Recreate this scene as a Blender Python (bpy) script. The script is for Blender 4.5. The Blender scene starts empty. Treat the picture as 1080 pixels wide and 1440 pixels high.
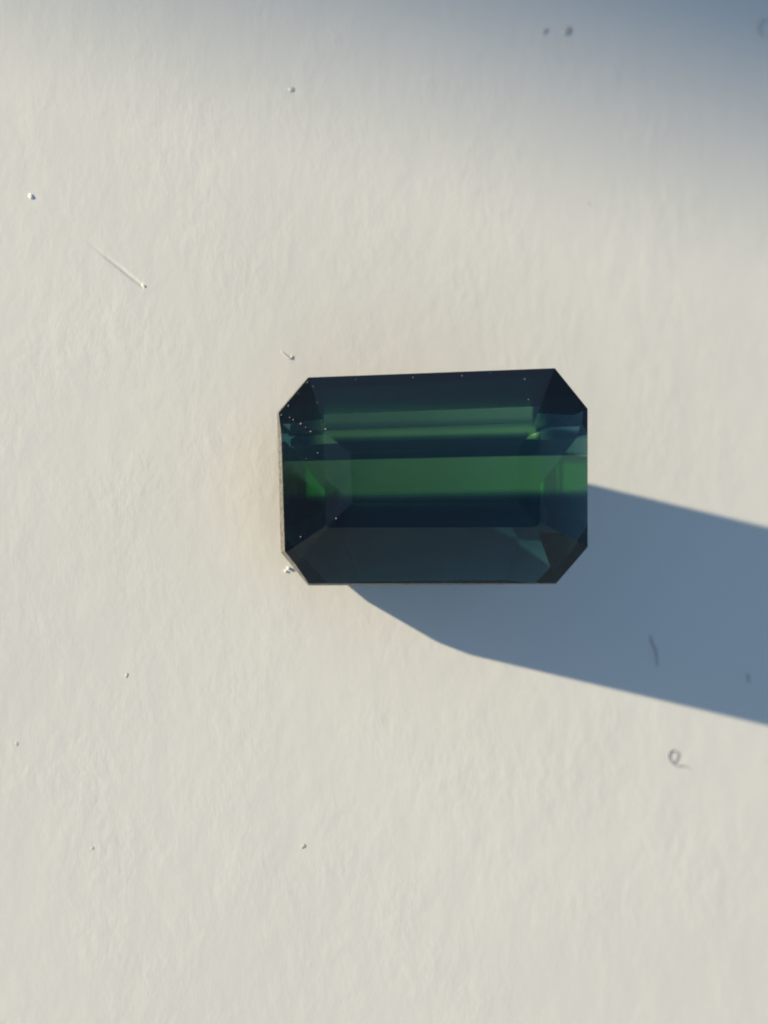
import bpy, bmesh, math, random
from mathutils import Vector, noise as mnoise

random.seed(7)
S = bpy.context.scene
COL = S.collection
MM = 0.001

# ------------------------------------------------------------------ scale
# One millimetre is 0.001 m.  K: millimetres per photograph pixel on the girdle plane.
# The stone lies tipped on its left end, and the photographer looks straight at its table,
# so the stone is laid out table-up and then turned, with its layout plane, by ROT onto the paper.
K = 0.0206
CAM_D = 125.0            # mm, camera above the girdle plane
PAPER_N = Vector((0.40, 0.066, 0.914)).normalized()   # paper normal seen from the table-up layout
ROT = PAPER_N.rotation_difference(Vector((0, 0, 1))).to_matrix()
H_CENTRE = 3.0844          # mm, girdle centre above the paper
GC = Vector(((608 - 540) * K, (720 - 669) * K, 0))     # girdle centre in the layout, mm
LIFT = Vector((0, 0, H_CENTRE)) - Vector((0, 0, (ROT @ GC).z))
def P(px, py, z_mm):
    """layout position (mm)"""
    return Vector(((px - 540) * K, (720 - py) * K, z_mm))
def W(v):
    """layout (mm) -> world (m)"""
    return (ROT @ v + LIFT) * MM
CAM_W = W(Vector((0, 0, CAM_D)))
def on_paper(px, py):
    """where a spot on the paper lies, world metres"""
    d = W(P(px, py, 0)) - CAM_W
    return CAM_W + d * (-CAM_W.z / d.z)

# ------------------------------------------------------------------ camera
cam_data = bpy.data.cameras.new("camera")
cam = bpy.data.objects.new("camera", cam_data)
COL.objects.link(cam)
cam.location = CAM_W
cam.rotation_euler = ROT.to_euler()
cam_data.sensor_fit = 'VERTICAL'
cam_data.sensor_height = 24.0
cam_data.lens = 24.0 * CAM_D / (1440 * K)
cam_data.clip_start = 0.002
cam_data.clip_end = 500.0
cam_data.dof.use_dof = True
cam_data.dof.focus_distance = (CAM_D - 0.6) * MM
cam_data.dof.aperture_fstop = 36.0
S.camera = cam

# ------------------------------------------------------------------ sky and sun
to_sun = -(ROT @ Vector((1.0, -0.46, -0.77))).normalized()
SUN_EL = math.asin(to_sun.z)

world = bpy.data.worlds.new("World")
S.world = world
world.use_nodes = True
wn = world.node_tree
for n in list(wn.nodes): wn.nodes.remove(n)
sky = wn.nodes.new('ShaderNodeTexSky')
sky.sky_type = 'NISHITA'
sky.sun_disc = False
sky.sun_elevation = SUN_EL
sky.sun_rotation = math.atan2(to_sun.x, to_sun.y)
sky.altitude = 200
sky.air_density = 1.0
sky.dust_density = 0.6
sky.ozone_density = 1.5
bg = wn.nodes.new('ShaderNodeBackground')
bg.inputs['Strength'].default_value = 0.081
wo = wn.nodes.new('ShaderNodeOutputWorld')
wn.links.new(sky.outputs[0], bg.inputs[0])
wn.links.new(bg.outputs[0], wo.inputs[0])

sun_data = bpy.data.lights.new("sun", 'SUN')
sun_data.energy = 4.5
sun_data.color = (1.0, 0.86, 0.60)
sun_data.angle = math.radians(0.6)
sun = bpy.data.objects.new("sun", sun_data)
COL.objects.link(sun)
sun.rotation_euler = (-to_sun).to_track_quat('-Z', 'Y').to_euler()
sun.location = to_sun * 2.0

S.view_settings.view_transform = 'Standard'
S.view_settings.look = 'None'
S.view_settings.gamma = 1.0
S.view_settings.use_curve_mapping = False
S.view_settings.exposure = 0.9

S.render.engine = 'CYCLES'
c = S.cycles
c.use_denoising = True
c.max_bounces = 24
c.transmission_bounces = 24
c.glossy_bounces = 16
c.diffuse_bounces = 5
c.transparent_max_bounces = 24
c.volume_bounces = 0
c.caustics_reflective = True
c.caustics_refractive = False
c.blur_glossy = 0.0
c.sample_clamp_indirect = 3.0
c.filter_width = 2.0

# ------------------------------------------------------------------ helpers
def tag(o, label=None, cat=None, group=None, kind=None):
    if label: o['label'] = label
    if cat: o['category'] = cat
    if group: o['group'] = group
    if kind: o['kind'] = kind
    return o

def mesh_obj(name, verts, faces, mat, parent=None, smooth=False):
    me = bpy.data.meshes.new(name)
    me.from_pydata([tuple(v) for v in verts], [], faces)
    me.update()
    if mat: me.materials.append(mat)
    if smooth:
        for p in me.polygons: p.use_smooth = True
    o = bpy.data.objects.new(name, me)
    COL.objects.link(o)
    if parent: o.parent = parent
    return o

def new_mat(name):
    m = bpy.data.materials.new(name)
    m.use_nodes = True
    nt = m.node_tree
    for n in list(nt.nodes): nt.nodes.remove(n)
    out = nt.nodes.new('ShaderNodeOutputMaterial')
    return m, nt, out

def N(nt, t, **kw):
    n = nt.nodes.new(t)
    for k, v in kw.items():
        if k in n.inputs: n.inputs[k].default_value = v
        else: setattr(n, k, v)
    return n

# ------------------------------------------------------------------ materials
def mat_paper():
    m, nt, out = new_mat("matte_white_paper")
    L = nt.links.new
    b = N(nt, 'ShaderNodeBsdfPrincipled')
    b.inputs['Roughness'].default_value = 0.75
    b.inputs['Specular IOR Level'].default_value = 0.25
    tc = N(nt, 'ShaderNodeTexCoord')
    # fibrous relief, stretched a little along the sheet
    mp = N(nt, 'ShaderNodeMapping')
    mp.inputs['Scale'].default_value = (1.1, 0.7, 1.0)
    mp.inputs['Rotation'].default_value = (0, 0, math.radians(22))
    L(tc.outputs['Object'], mp.inputs['Vector'])
    n1 = N(nt, 'ShaderNodeTexNoise', Scale=2100.0, Detail=3.0, Roughness=0.6, Distortion=0.15)
    n2 = N(nt, 'ShaderNodeTexNoise', Scale=700.0, Detail=4.0, Roughness=0.55, Distortion=0.2)
    n3 = N(nt, 'ShaderNodeTexNoise', Scale=60.0, Detail=2.0, Roughness=0.5)
    L(mp.outputs[0], n1.inputs['Vector']); L(mp.outputs[0], n2.inputs['Vector']); L(tc.outputs['Object'], n3.inputs['Vector'])
    a = N(nt, 'ShaderNodeMath', operation='MULTIPLY_ADD'); a.inputs[1].default_value = 1.6
    n4 = N(nt, 'ShaderNodeTexNoise', Scale=330.0, Detail=2.0)          # where the fibres stand out more
    L(tc.outputs['Object'], n4.inputs['Vector'])
    mr = N(nt, 'ShaderNodeMapRange'); mr.inputs[1].default_value = 0.35; mr.inputs[2].default_value = 0.68
    mr.inputs[3].default_value = 0.25; mr.inputs[4].default_value = 1.5
    L(n4.outputs[0], mr.inputs[0])
    fm = N(nt, 'ShaderNodeMath', operation='MULTIPLY')
    L(n1.outputs[0], fm.inputs[0]); L(mr.outputs[0], fm.inputs[1])
    L(n2.outputs[0], a.inputs[0]); L(fm.outputs[0], a.inputs[2])
    # a scratch pressed into the sheet, deeper towards one end
    p0, p1 = on_paper(114, 333), on_paper(203, 404)
    ms = N(nt, 'ShaderNodeMapping', vector_type='TEXTURE')
    ms.inputs['Location'].default_value = (p0 + p1) / 2
    ms.inputs['Rotation'].default_value = (0, 0, math.atan2(p1.y - p0.y, p1.x - p0.x))
    ms.inputs['Scale'].default_value = ((p1 - p0).length / 2, 0.00006, 1)
    L(tc.outputs['Object'], ms.inputs['Vector'])
    sx = N(nt, 'ShaderNodeSeparateXYZ'); L(ms.outputs[0], sx.inputs[0])
    wob = N(nt, 'ShaderNodeMath', operation='MULTIPLY_ADD'); wob.inputs[1].default_value = 1.6
    L(n2.outputs[0], wob.inputs[0]); L(sx.outputs['Y'], wob.inputs[2])
    off = N(nt, 'ShaderNodeMath', operation='SUBTRACT'); off.inputs[1].default_value = 0.8; L(wob.outputs[0], off.inputs[0])
    v2 = N(nt, 'ShaderNodeMath', operation='MULTIPLY'); L(off.outputs[0], v2.inputs[0]); L(off.outputs[0], v2.inputs[1])
    ng = N(nt, 'ShaderNodeMath', operation='MULTIPLY'); ng.inputs[1].default_value = -1.0; L(v2.outputs[0], ng.inputs[0])
    ex = N(nt, 'ShaderNodeMath', operation='EXPONENT'); L(ng.outputs[0], ex.inputs[0])
    lm = N(nt, 'ShaderNodeFloatCurve')
    cv = lm.mapping.curves[0]
    cv.points[0].location = (0, 0); cv.points[1].location = (1, 0)
    for q in ((0.25, 0.25), (0.7, 1.0), (0.93, 0.8)): cv.points.new(*q)
    lm.mapping.update()
    ur = N(nt, 'ShaderNodeMapRange'); ur.inputs[1].default_value = -1; ur.inputs[2].default_value = 1
    L(sx.outputs['X'], ur.inputs[0]); L(ur.outputs[0], lm.inputs['Value'])
    gr = N(nt, 'ShaderNodeMath', operation='MULTIPLY'); L(ex.outputs[0], gr.inputs[0]); L(lm.outputs[0], gr.inputs[1])
    hs_ = N(nt, 'ShaderNodeMath', operation='MULTIPLY_ADD'); hs_.inputs[1].default_value = -2.2
    L(gr.outputs[0], hs_.inputs[0]); L(a.outputs[0], hs_.inputs[2])
    bp = N(nt, 'ShaderNodeBump', Strength=1.0, Distance=0.0000085)
    L(hs_.outputs[0], bp.inputs['Height'])
    L(bp.outputs[0], b.inputs['Normal'])
    cr = N(nt, 'ShaderNodeValToRGB')
    cr.color_ramp.elements[0].position = 0.3; cr.color_ramp.elements[0].color = (0.745, 0.735, 0.705, 1)
    cr.color_ramp.elements[1].position = 0.7; cr.color_ramp.elements[1].color = (0.80, 0.785, 0.75, 1)
    L(n3.outputs[0], cr.inputs[0])
    L(cr.outputs[0], b.inputs['Base Color'])
    L(b.outputs[0], out.inputs['Surface'])
    return m

GEM_IOR = 1.63
def mat_facet():
    m, nt, out = new_mat("polished_green_stone")
    L = nt.links.new
    g = N(nt, 'ShaderNodeBsdfGlass', IOR=GEM_IOR, Roughness=0.0)
    g.inputs['Color'].default_value = (1, 1, 1, 1)
    tc = N(nt, 'ShaderNodeTexCoord')
    nz = N(nt, 'ShaderNodeTexNoise', Scale=900.0, Detail=2.0)
    L(tc.outputs['Object'], nz.inputs['Vector'])
    bp = N(nt, 'ShaderNodeBump', Strength=1.0, Distance=0.0000015)
    L(nz.outputs[0], bp.inputs['Height'])
    L(bp.outputs[0], g.inputs['Normal'])
    L(g.outputs[0], out.inputs['Surface'])
    return m

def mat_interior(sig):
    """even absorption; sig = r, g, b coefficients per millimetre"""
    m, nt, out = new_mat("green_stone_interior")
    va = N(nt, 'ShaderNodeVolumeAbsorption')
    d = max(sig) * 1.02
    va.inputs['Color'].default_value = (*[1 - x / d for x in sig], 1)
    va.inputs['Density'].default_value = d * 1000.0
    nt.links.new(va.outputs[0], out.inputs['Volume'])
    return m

def mat_girdle():
    m, nt, out = new_mat("frosted_girdle")
    L = nt.links.new
    b = N(nt, 'ShaderNodeBsdfPrincipled')
    b.inputs['Roughness'].default_value = 0.55
    tc = N(nt, 'ShaderNodeTexCoord')
    nz = N(nt, 'ShaderNodeTexNoise', Scale=9000.0, Detail=3.0)
    L(tc.outputs['Object'], nz.inputs['Vector'])
    cr = N(nt, 'ShaderNodeValToRGB')
    cr.color_ramp.elements[0].position = 0.35; cr.color_ramp.elements[0].color = (0.05, 0.05, 0.048, 1)
    cr.color_ramp.elements[1].position = 0.7; cr.color_ramp.elements[1].color = (0.20, 0.195, 0.185, 1)
    L(nz.outputs[0], cr.inputs[0]); L(cr.outputs[0], b.inputs['Base Color'])
    bp = N(nt, 'ShaderNodeBump', Strength=0.8, Distance=0.00002)
    L(nz.outputs[0], bp.inputs['Height']); L(bp.outputs[0], b.inputs['Normal'])
    L(b.outputs[0], out.inputs['Surface'])
    return m

def mat_plain(name, col, rough=0.7):
    m, nt, out = new_mat(name)
    b = N(nt, 'ShaderNodeBsdfPrincipled')
    tc = N(nt, 'ShaderNodeTexCoord')
    nz = N(nt, 'ShaderNodeTexNoise', Scale=4000.0, Detail=2.0)
    nt.links.new(tc.outputs['Object'], nz.inputs['Vector'])
    mx = N(nt, 'ShaderNodeMix', data_type='RGBA')
    mx.inputs['A'].default_value = (*[v * 0.8 for v in col], 1)
    mx.inputs['B'].default_value = (*[min(1, v * 1.2) for v in col], 1)
    nt.links.new(nz.outputs[0], mx.inputs['Factor'])
    nt.links.new(mx.outputs['Result'], b.inputs['Base Color'])
    b.inputs['Roughness'].default_value = rough
    nt.links.new(b.outputs[0], out.inputs['Surface'])
    return m

M_PAPER = mat_paper()
M_FACET = mat_facet()
M_GIRDLE = mat_girdle()

# ------------------------------------------------------------------ paper
hs = 2.0
paper = mesh_obj('paper', [(-hs, -hs, 0), (hs, -hs, 0), (hs, hs, 0), (-hs, hs, 0)], [(0, 1, 2, 3)], M_PAPER)
tag(paper, kind='structure')

# ------------------------------------------------------------------ gemstone
# girdle octagon, counter-clockwise seen from above starting at the top-left end of the long top edge
G_TOP = [(434, 531), (395, 577), (401, 775), (438, 820.5), (782, 820), (826, 769), (826, 575), (780, 518)]
# lower rim of the girdle: flares out on the left and at the lower left, so the frosted band shows
G_LOW = [(434, 531), (389.5, 578), (394.5, 777), (434.5, 824.5), (783, 820.8), (826, 770), (826, 575), (780, 518)]
# top of the main crown step
C_MID = [(463.5, 602), (457.5, 608), (457, 737), (464, 743), (752, 740), (758, 735), (757.5, 606), (752, 600.5)]
SIDE = ['c', 'l', 'c', 'b', 'c', 'r', 'c', 't']
GIRDLE_HALF = 0.16
# the cut: heights and depths in mm, facet angles in degrees
CUT = dict(zm=1.2069, zt=0.1436, z1=1.1, z2=1.5, t0=68.2084, t1=35.5232, t2=23.946, b0=77.75, b1=61.3, b2=11.0, l0=78.0, l1=59.0, l2=25.5, r0=77.3, r1=71.0, r2=21.9, c0=75.0, c1=40.0, c2=25.0, aR=0.36, aG=0.085, aB=0.42, eR=1.0984, eG=0.8, eB=0.36, yt=644.0, yb=694.2816, y3=577.0, y4=621.0, tz1=0.4446, tz2=1.5543, bz1=1.18, bz2=1.87, f=0.3553, lz=0.5)
INSIDE = P(608, 669, 0)

def plane3(a, b, c):
    m = (b - a).cross(c - a).normalized(); d = m.dot(a)
    if m.dot(INSIDE) > d: m, d = -m, -d
    return m, d

def cut_planes(p):
    zm, zt = p['zm'], p['zm'] + p['zt']
    out = [(Vector((0, 0, 1)), zt, 'table')]
    for i in range(8):
        j = (i + 1) % 8
        zg = p['lz'] if i == 1 else 0.52 if i == 2 else GIRDLE_HALF
        gt = [P(*G_TOP[i], zg), P(*G_TOP[j], zg)]
        gl = [P(*G_LOW[i], -GIRDLE_HALF), P(*G_LOW[j], -GIRDLE_HALF)]
        cm = [P(*C_MID[i], zm), P(*C_MID[j], zm)]
        m, d = plane3(gt[0], gt[1], (cm[0] + cm[1]) / 2)
        out.append((m, d, 'crown_facet'))
        tilt = math.acos(m.z) * p['f']
        h = Vector((m.x, m.y, 0)).normalized()
        q = h * math.sin(tilt) + Vector((0, 0, math.cos(tilt)))
        out.append((q, q.dot((cm[0] + cm[1]) / 2), 'crown_facet'))
        out.append((*plane3(gt[0], gt[1], (gl[0] + gl[1]) / 2), 'girdle'))
        e = (gl[1] - gl[0]).normalized(); o = e.cross(Vector((0, 0, 1)))
        if o.dot(INSIDE - gl[0]) > 0: o = -o
        pt = gl[0].copy()
        sd = SIDE[i]
        z1, z2 = (p['z1'], p['z2']) if sd not in 'tb' else (p[sd + 'z1'], p[sd + 'z2'])
        zs = [-GIRDLE_HALF, -z1, -z2]
        for t in range(3):
            a = math.radians(p[sd + str(t)])
            m = math.sin(a) * o - math.cos(a) * Vector((0, 0, 1))
            out.append((m, m.dot(pt), 'pavilion_facet'))
            if t < 2:
                dz = zs[t] - zs[t + 1]
                pt = pt - Vector((0, 0, dz)) - o * (dz / math.tan(a))
    return out

def solid(planes):
    """faces of the convex solid cut by the planes: (vertices, [(vertex indices, kind)])"""
    verts, faces = [], []
    def vid(v):
        for i, w in enumerate(verts):
            if (w - v).length < 2e-4: return i
        verts.append(v); return len(verts) - 1
    for k, (m, d, kind) in enumerate(planes):
        u = m.orthogonal().normalized(); w = m.cross(u)
        poly = [m * d + u * (x * 40) + w * (y * 40) for x, y in ((1, 1), (-1, 1), (-1, -1), (1, -1))]
        for k2, (m2, d2, _) in enumerate(planes):
            if k2 == k or not poly: continue
            new = []
            for a, b in zip(poly, poly[1:] + poly[:1]):
                da, db = m2.dot(a) - d2, m2.dot(b) - d2
                if da <= 0: new.append(a)
                if (da < 0 < db) or (db < 0 < da): new.append(a + (b - a) * (da / (da - db)))
            poly = new
        ids = []
        for v in poly:
            i = vid(v)
            if i not in ids: ids.append(i)
        if len(ids) >= 3:
            n = sum(((verts[ids[i]] - verts[ids[0]]).cross(verts[ids[i + 1]] - verts[ids[0]]) for i in range(1, len(ids) - 1)), Vector())
            if n.length < 1e-5: continue
            faces.append((ids if n.dot(m) > 0 else ids[::-1], kind))
    return verts, faces

PLANES = cut_planes(CUT)
stone_v, stone_f = solid(PLANES)
low = min((ROT @ v).z for v in stone_v)
print('GIRDLE CENTRE HEIGHT', (ROT @ GC).z - low, 'laid at', H_CENTRE)

root = bpy.data.objects.new('gemstone', None)
root.empty_display_size = 0.004
COL.objects.link(root)
ORI = min(stone_v, key=lambda v: (ROT @ v).z).copy()
root.location = W(ORI)
root.rotation_euler = ROT.to_euler()
tag(root, 'dark green step-cut rectangular gemstone with cut corners lying tipped on white paper', 'gemstone')
def loc(v): return (v - ORI) * MM

girdle_v, girdle_f = [], []
for ids, kind in stone_f:
    vs = [loc(stone_v[i]) for i in ids]
    if kind == 'girdle':
        girdle_f.append(tuple(range(len(girdle_v), len(girdle_v) + len(vs)))); girdle_v += vs
    else:
        mesh_obj(kind, vs, [tuple(range(len(vs)))], M_FACET, root)
mesh_obj('girdle', girdle_v, girdle_f, M_GIRDLE, root)

# coloured interior: layers painting in bands of refracted light, parallel to the stone's long axis, a hair inside the polished faces
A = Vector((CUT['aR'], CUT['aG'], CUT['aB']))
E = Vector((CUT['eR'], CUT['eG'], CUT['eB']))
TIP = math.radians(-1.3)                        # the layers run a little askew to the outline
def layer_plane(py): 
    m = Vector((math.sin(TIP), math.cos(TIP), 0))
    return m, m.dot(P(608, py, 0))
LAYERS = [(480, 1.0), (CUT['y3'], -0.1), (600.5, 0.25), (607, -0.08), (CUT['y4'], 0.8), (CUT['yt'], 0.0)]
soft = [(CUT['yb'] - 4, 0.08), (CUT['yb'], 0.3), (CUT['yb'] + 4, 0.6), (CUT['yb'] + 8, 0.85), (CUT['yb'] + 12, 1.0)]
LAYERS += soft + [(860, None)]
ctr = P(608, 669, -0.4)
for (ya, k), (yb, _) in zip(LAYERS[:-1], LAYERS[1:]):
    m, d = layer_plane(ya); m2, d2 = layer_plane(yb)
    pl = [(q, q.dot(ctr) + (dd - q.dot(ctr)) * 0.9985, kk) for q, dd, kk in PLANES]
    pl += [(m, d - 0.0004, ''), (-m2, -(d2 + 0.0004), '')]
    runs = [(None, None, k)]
    if yb <= CUT['y4'] + 0.1 and k < 0.9:      # the thin painted strips of light are cut off short of both ends
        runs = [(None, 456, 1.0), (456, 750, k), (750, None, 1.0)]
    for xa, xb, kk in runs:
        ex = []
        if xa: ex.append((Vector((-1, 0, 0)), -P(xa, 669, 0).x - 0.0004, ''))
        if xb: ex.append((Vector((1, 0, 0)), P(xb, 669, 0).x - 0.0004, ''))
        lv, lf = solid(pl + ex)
        mesh_obj('painted_light_band', [loc(v) for v in lv], [tuple(i) for i, _ in lf], mat_interior(A + E * kk), root)

# ------------------------------------------------------------------ props added out of view to shape shade and reflections
M_BLOCKER = mat_plain("blocker_dark_brown", (0.05, 0.035, 0.025), 0.6)
M_BACKDROP = mat_plain("backdrop_pale_blue", (0.52, 0.58, 0.68), 0.6)
def slab(name, origin, ax, ay, az, lx, ly, lz, mat):
    """box from origin along three unit axes"""
    vs = [origin + ax * (lx * i) + ay * (ly * j) + az * (lz * k) for i in (0, 1) for j in (0, 1) for k in (0, 1)]
    bm = bmesh.new()
    bv = [bm.verts.new(v) for v in vs]
    for q in ((0, 1, 3, 2), (4, 6, 7, 5), (0, 4, 5, 1), (2, 3, 7, 6), (0, 2, 6, 4), (1, 5, 7, 3)): bm.faces.new([bv[i] for i in q])
    bmesh.ops.recalc_face_normals(bm, faces=bm.faces)
    bmesh.ops.bevel(bm, geom=bm.edges[:], offset=0.002, segments=2, affect='EDGES')
    me = bpy.data.meshes.new(name); bm.to_mesh(me); bm.free(); me.materials.append(mat)
    o = bpy.data.objects.new(name, me); COL.objects.link(o)
    return o

q0, q1 = on_paper(540, 50), on_paper(1080, 205)
us = (q1 - q0).normalized()
edge_pt = q1 + to_sun * 0.85
e = (to_sun - us * us.dot(to_sun)).normalized()
e = (e + us * 0.0).normalized()
side = us.cross(Vector((0, 0, 1))).normalized()
if side.dot(q1 - on_paper(1080, 900)) < 0: side = -side
base = edge_pt - e * (edge_pt.z / e.z)
fl = side - e * side.dot(e); fl.normalize()
blocker = slab('unseen_blocker', base, e, fl, e.cross(fl), 0.55, 0.22, 0.012, M_BLOCKER)  # unseen, added to cast the soft shade over the far paper
tag(blocker, 'added unseen board leaning up-sun of the paper and shading its far corner', 'blocker')
backdrop = slab('reflection_backdrop', Vector((-0.50, -0.55, 0.0)), Vector((-1, 0, 0)), Vector((0, 1, 0)), Vector((0, 0, 1)), 0.04, 1.0, 0.096, M_BACKDROP)  # unseen, added so the left crown facet has an even tone to reflect
tag(backdrop, 'added unseen low ledge standing on the sunny side of the paper', 'backdrop')
M_REFLECTOR = mat_plain("reflector_blue_grey", (0.17, 0.27, 0.40), 0.85)
reflector = slab('added_reflector', Vector((-0.46, -0.22, 0.0)), Vector((1, 0, 0)), Vector((0, -1, 0)), Vector((0, 0, 1)), 0.66, 0.006, 0.30, M_REFLECTOR)  # unseen, added to block sky, bounce sunlight and tint the lower crown
tag(reflector, 'added unseen upright card standing on the paper across from the leaning board', 'reflector')

# ------------------------------------------------------------------ fibres, specks and nicks
M_FIBRE = mat_plain("grey_fibre", (0.22, 0.215, 0.21), 0.8)
M_SPECK = mat_plain("grey_dust", (0.52, 0.51, 0.50), 0.9)
M_WHITE = mat_plain("white_paper_fibre", (0.80, 0.79, 0.77), 0.7)
M_NICK = mat_plain("pale_nick", (0.24, 0.24, 0.25), 0.5)

def tube(name, pts, radii, mat, seg=7, parent=None):
    """smooth tapered tube through points (world metres)"""
    vs, fs = [], []
    up = Vector((0, 0, 1))
    for i, p in enumerate(pts):
        t = (pts[min(i + 1, len(pts) - 1)] - pts[max(i - 1, 0)]).normalized()
        a = t.cross(up)
        a = a.normalized() if a.length > 1e-6 else Vector((1, 0, 0))
        b2 = a.cross(t)
        for k in range(seg):
            w = 2 * math.pi * k / seg
            vs.append(p + (a * math.cos(w) + b2 * math.sin(w)) * radii[i])
    for i in range(len(pts) - 1):
        for k in range(seg):
            k2 = (k + 1) % seg
            fs.append((i * seg + k, i * seg + k2, (i + 1) * seg + k2, (i + 1) * seg + k))
    fs.append(tuple(range(seg))[::-1]); fs.append(tuple((len(pts) - 1) * seg + k for k in range(seg)))
    o = mesh_obj(name, vs, fs, mat, parent, smooth=True)
    return o

def spline(ctrl, n):
    """Catmull-Rom through control points"""
    c2 = [ctrl[0] * 2 - ctrl[1]] + ctrl + [ctrl[-1] * 2 - ctrl[-2]]
    out = []
    for i in range(1, len(c2) - 2):
        for k in range(n):
            t = k / n
            a, b, c, d = c2[i - 1:i + 3]
            out.append(0.5 * ((2 * b) + (c - a) * t + (2 * a - 5 * b + 4 * c - d) * t * t + (3 * b - a - 3 * c + d) * t ** 3))
    out.append(ctrl[-1])
    return out

def fibre(name, px, r_mm, mat, label, cat, heights=None, group=None, taper=0.35):
    ctrl = []
    for i, (x, y) in enumerate(px):
        p = on_paper(x, y)
        p.z = ((heights[i] if heights else 0.6 * r_mm)) * MM
        ctrl.append(p)
    pts = spline(ctrl, 6)
    n = len(pts)
    rad = [r_mm * MM * (taper + (1 - taper) * math.sin(math.pi * (i + 0.5) / n)) for i in range(n)]
    o = tube(name, pts, rad, mat)
    tag(o, label, cat, group)
    return o

def grain(name, px, py, r_mm, mat, label, cat, seed, flat=0.5, group=None, stretch=1.0, rot=0.0):
    """small uneven grain resting on the paper"""
    bm = bmesh.new()
    bmesh.ops.create_icosphere(bm, subdivisions=2, radius=1.0)
    for v in bm.verts:
        k = 1 + 0.45 * mnoise.noise(v.co * 1.6 + Vector((seed * 3.1, 0, 0)))
        x, y, z = v.co * k
        x *= stretch
        v.co = Vector((x * math.cos(rot) - y * math.sin(rot), x * math.sin(rot) + y * math.cos(rot), z * flat)) * r_mm * MM
    lo = min(v.co.z for v in bm.verts)
    for v in bm.verts: v.co.z -= lo + 0.1 * r_mm * MM * flat
    me = bpy.data.meshes.new(name); bm.to_mesh(me); bm.free(); me.materials.append(mat)
    for p in me.polygons: p.use_smooth = True
    o = bpy.data.objects.new(name, me); COL.objects.link(o)
    o.location = on_paper(px, py)
    tag(o, label, cat, group)
    return o

fibre('curled_fibre', [(971, 1081), (962, 1077), (952, 1077), (944, 1071), (940, 1063), (945, 1055), (953, 1059), (952, 1067), (947, 1074)], 0.016, M_FIBRE,
      'grey fibre curled into a loop on the sunlit paper below the shadow', 'fibre')
fibre('fibre', [(914, 893), (917, 905), (922, 916), (924, 937)], 0.018, M_FIBRE,
      'thin dark upright fibre lying inside the gemstone shadow', 'fibre')
fibre('fibre', [(1051, 947), (1052, 953), (1053, 960)], 0.018, M_FIBRE,
      'very short dark fibre lying inside the gemstone shadow', 'fibre')
fibre('fibre', [(395, 494), (401, 499), (408, 504), (411, 500)], 0.022, M_SPECK,
      'tiny hooked fibre on the paper just off the gemstone\'s chipped corner', 'fibre')
grain('paper_burr', 202, 402, 0.04, M_PAPER, 'small white burr of paper raised at the end of the slanting scratch', 'burr', 5, 0.22, stretch=1.8, rot=-0.7)
grain('paper_flake', 43, 276, 0.06, M_WHITE, 'small white flake standing up from the sunlit paper', 'flake', 1, 0.28, stretch=1.5, rot=-1.0)
grain('dust_speck', 798, 43, 0.13, M_SPECK, 'largest grey speck in the soft shade of the board', 'speck', 2, 0.06, 'grey specks on the paper', 1.4, 0.6)
grain('dust_speck', 767, 44, 0.10, M_SPECK, 'faint grey speck beside the largest one in the soft shade', 'speck', 3, 0.05, 'grey specks on the paper', 1.2, 0.2)
fibre('fibre', [(1076, 52), (1068, 45), (1066, 36), (1072, 29), (1079, 28)], 0.030, M_SPECK,
      'pale curved fibre deep in the soft shade of the board', 'fibre')
for k, (x, y, r, lab) in enumerate([
        (410, 126, 0.10, 'pale grey speck at the fading edge of the soft shade'),
        (178, 950, 0.07, 'grey speck on the sunlit paper below and left of the gemstone'),
        (828, 286, 0.05, 'tiny grey speck between the soft shade and the gemstone'),
        (130, 1193, 0.06, 'tiny speck on bare sunlit paper far below the gemstone'),
        (427, 1190, 0.08, 'faint speck on bare sunlit paper straight below the gemstone'),
        (24, 1046, 0.06, 'lone speck on the sunlit paper level with the curled fibre')]):
    grain('dust_speck', x, y, r * 0.75, M_SPECK, lab, 'speck', 10 + k, 0.05, 'grey specks on the paper', 1.3, k)
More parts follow.
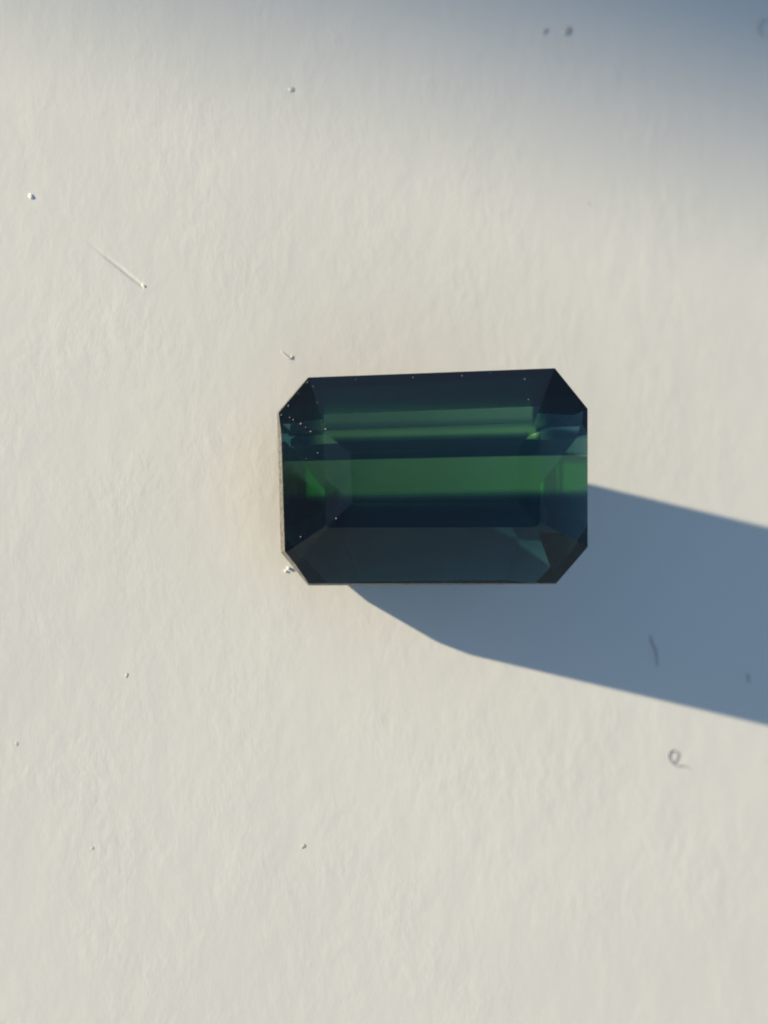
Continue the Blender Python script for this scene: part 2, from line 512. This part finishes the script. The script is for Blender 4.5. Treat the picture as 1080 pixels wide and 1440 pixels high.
for k, (x, y, r, lab) in enumerate([
        (405, 799, 0.04, 'white crumb touching the outline of the gemstone\'s lower cut corner'),
        (401, 803, 0.025, 'smaller white crumb beside the one at the gemstone\'s cut corner')]):
    grain('paper_crumb', x, y, r, M_WHITE, lab, 'crumb', 30 + k, 0.9, 'white crumbs by the stone', 1.3, k)

# nicks and dust on the polished crown: parts of the stone
CROWN = [(m, d) for m, d, kk in PLANES if m.z > 0.2]
def crown_z(px, py):
    x, y = (px - 540) * K, (720 - py) * K
    return min((d - m.x * x - m.y * y) / m.z for m, d in CROWN)
rn = random.Random(4)
def nick(px, py, r_mm, seed):
    f = (CAM_D - 0.7) / CAM_D
    px, py = 540 + (px - 540) * f, 720 + (py - 720) * f
    bm = bmesh.new()
    bmesh.ops.create_icosphere(bm, subdivisions=1, radius=1.0)
    a = rn.uniform(0, 6.3); st = rn.uniform(1.0, 2.0)
    for v in bm.verts:
        q = v.co * (1 + 0.5 * mnoise.noise(v.co * 2 + Vector((seed * 2.3, 1, 0))))
        q = Vector((q.x * st, q.y, q.z * 0.5))
        v.co = Vector((q.x * math.cos(a) - q.y * math.sin(a), q.x * math.sin(a) + q.y * math.cos(a), q.z)) * (r_mm * 0.75 * MM)
    me = bpy.data.meshes.new('nick'); bm.to_mesh(me); bm.free(); me.materials.append(M_NICK)
    o = bpy.data.objects.new('nick', me); COL.objects.link(o); o.parent = root
    o.location = loc(P(px, py, crown_z(px, py)))
NICKS = [(738.5, 532.5, .022), (743, 562, .022), (650, 527.5, .018), (581, 530, .016), (423, 596, .030), (437, 607, .026), (407, 587, .022), (412, 590, .018),
         (430, 601, .016), (446, 566, .018), (432, 537, .02), (405, 570, .02), (412, 629, .014), (447, 637, .018), (431, 645, .014), (398.5, 747, .026), (423, 755, .02),
         (473, 729, .024), (419, 553, .015), (458, 604, .025), (440, 543, .016), (395, 583, .02), (500, 533, .012), (690, 524, .012), (800, 600, .012)]
for k, (x, y, r) in enumerate(NICKS): nick(x, y, r, k)
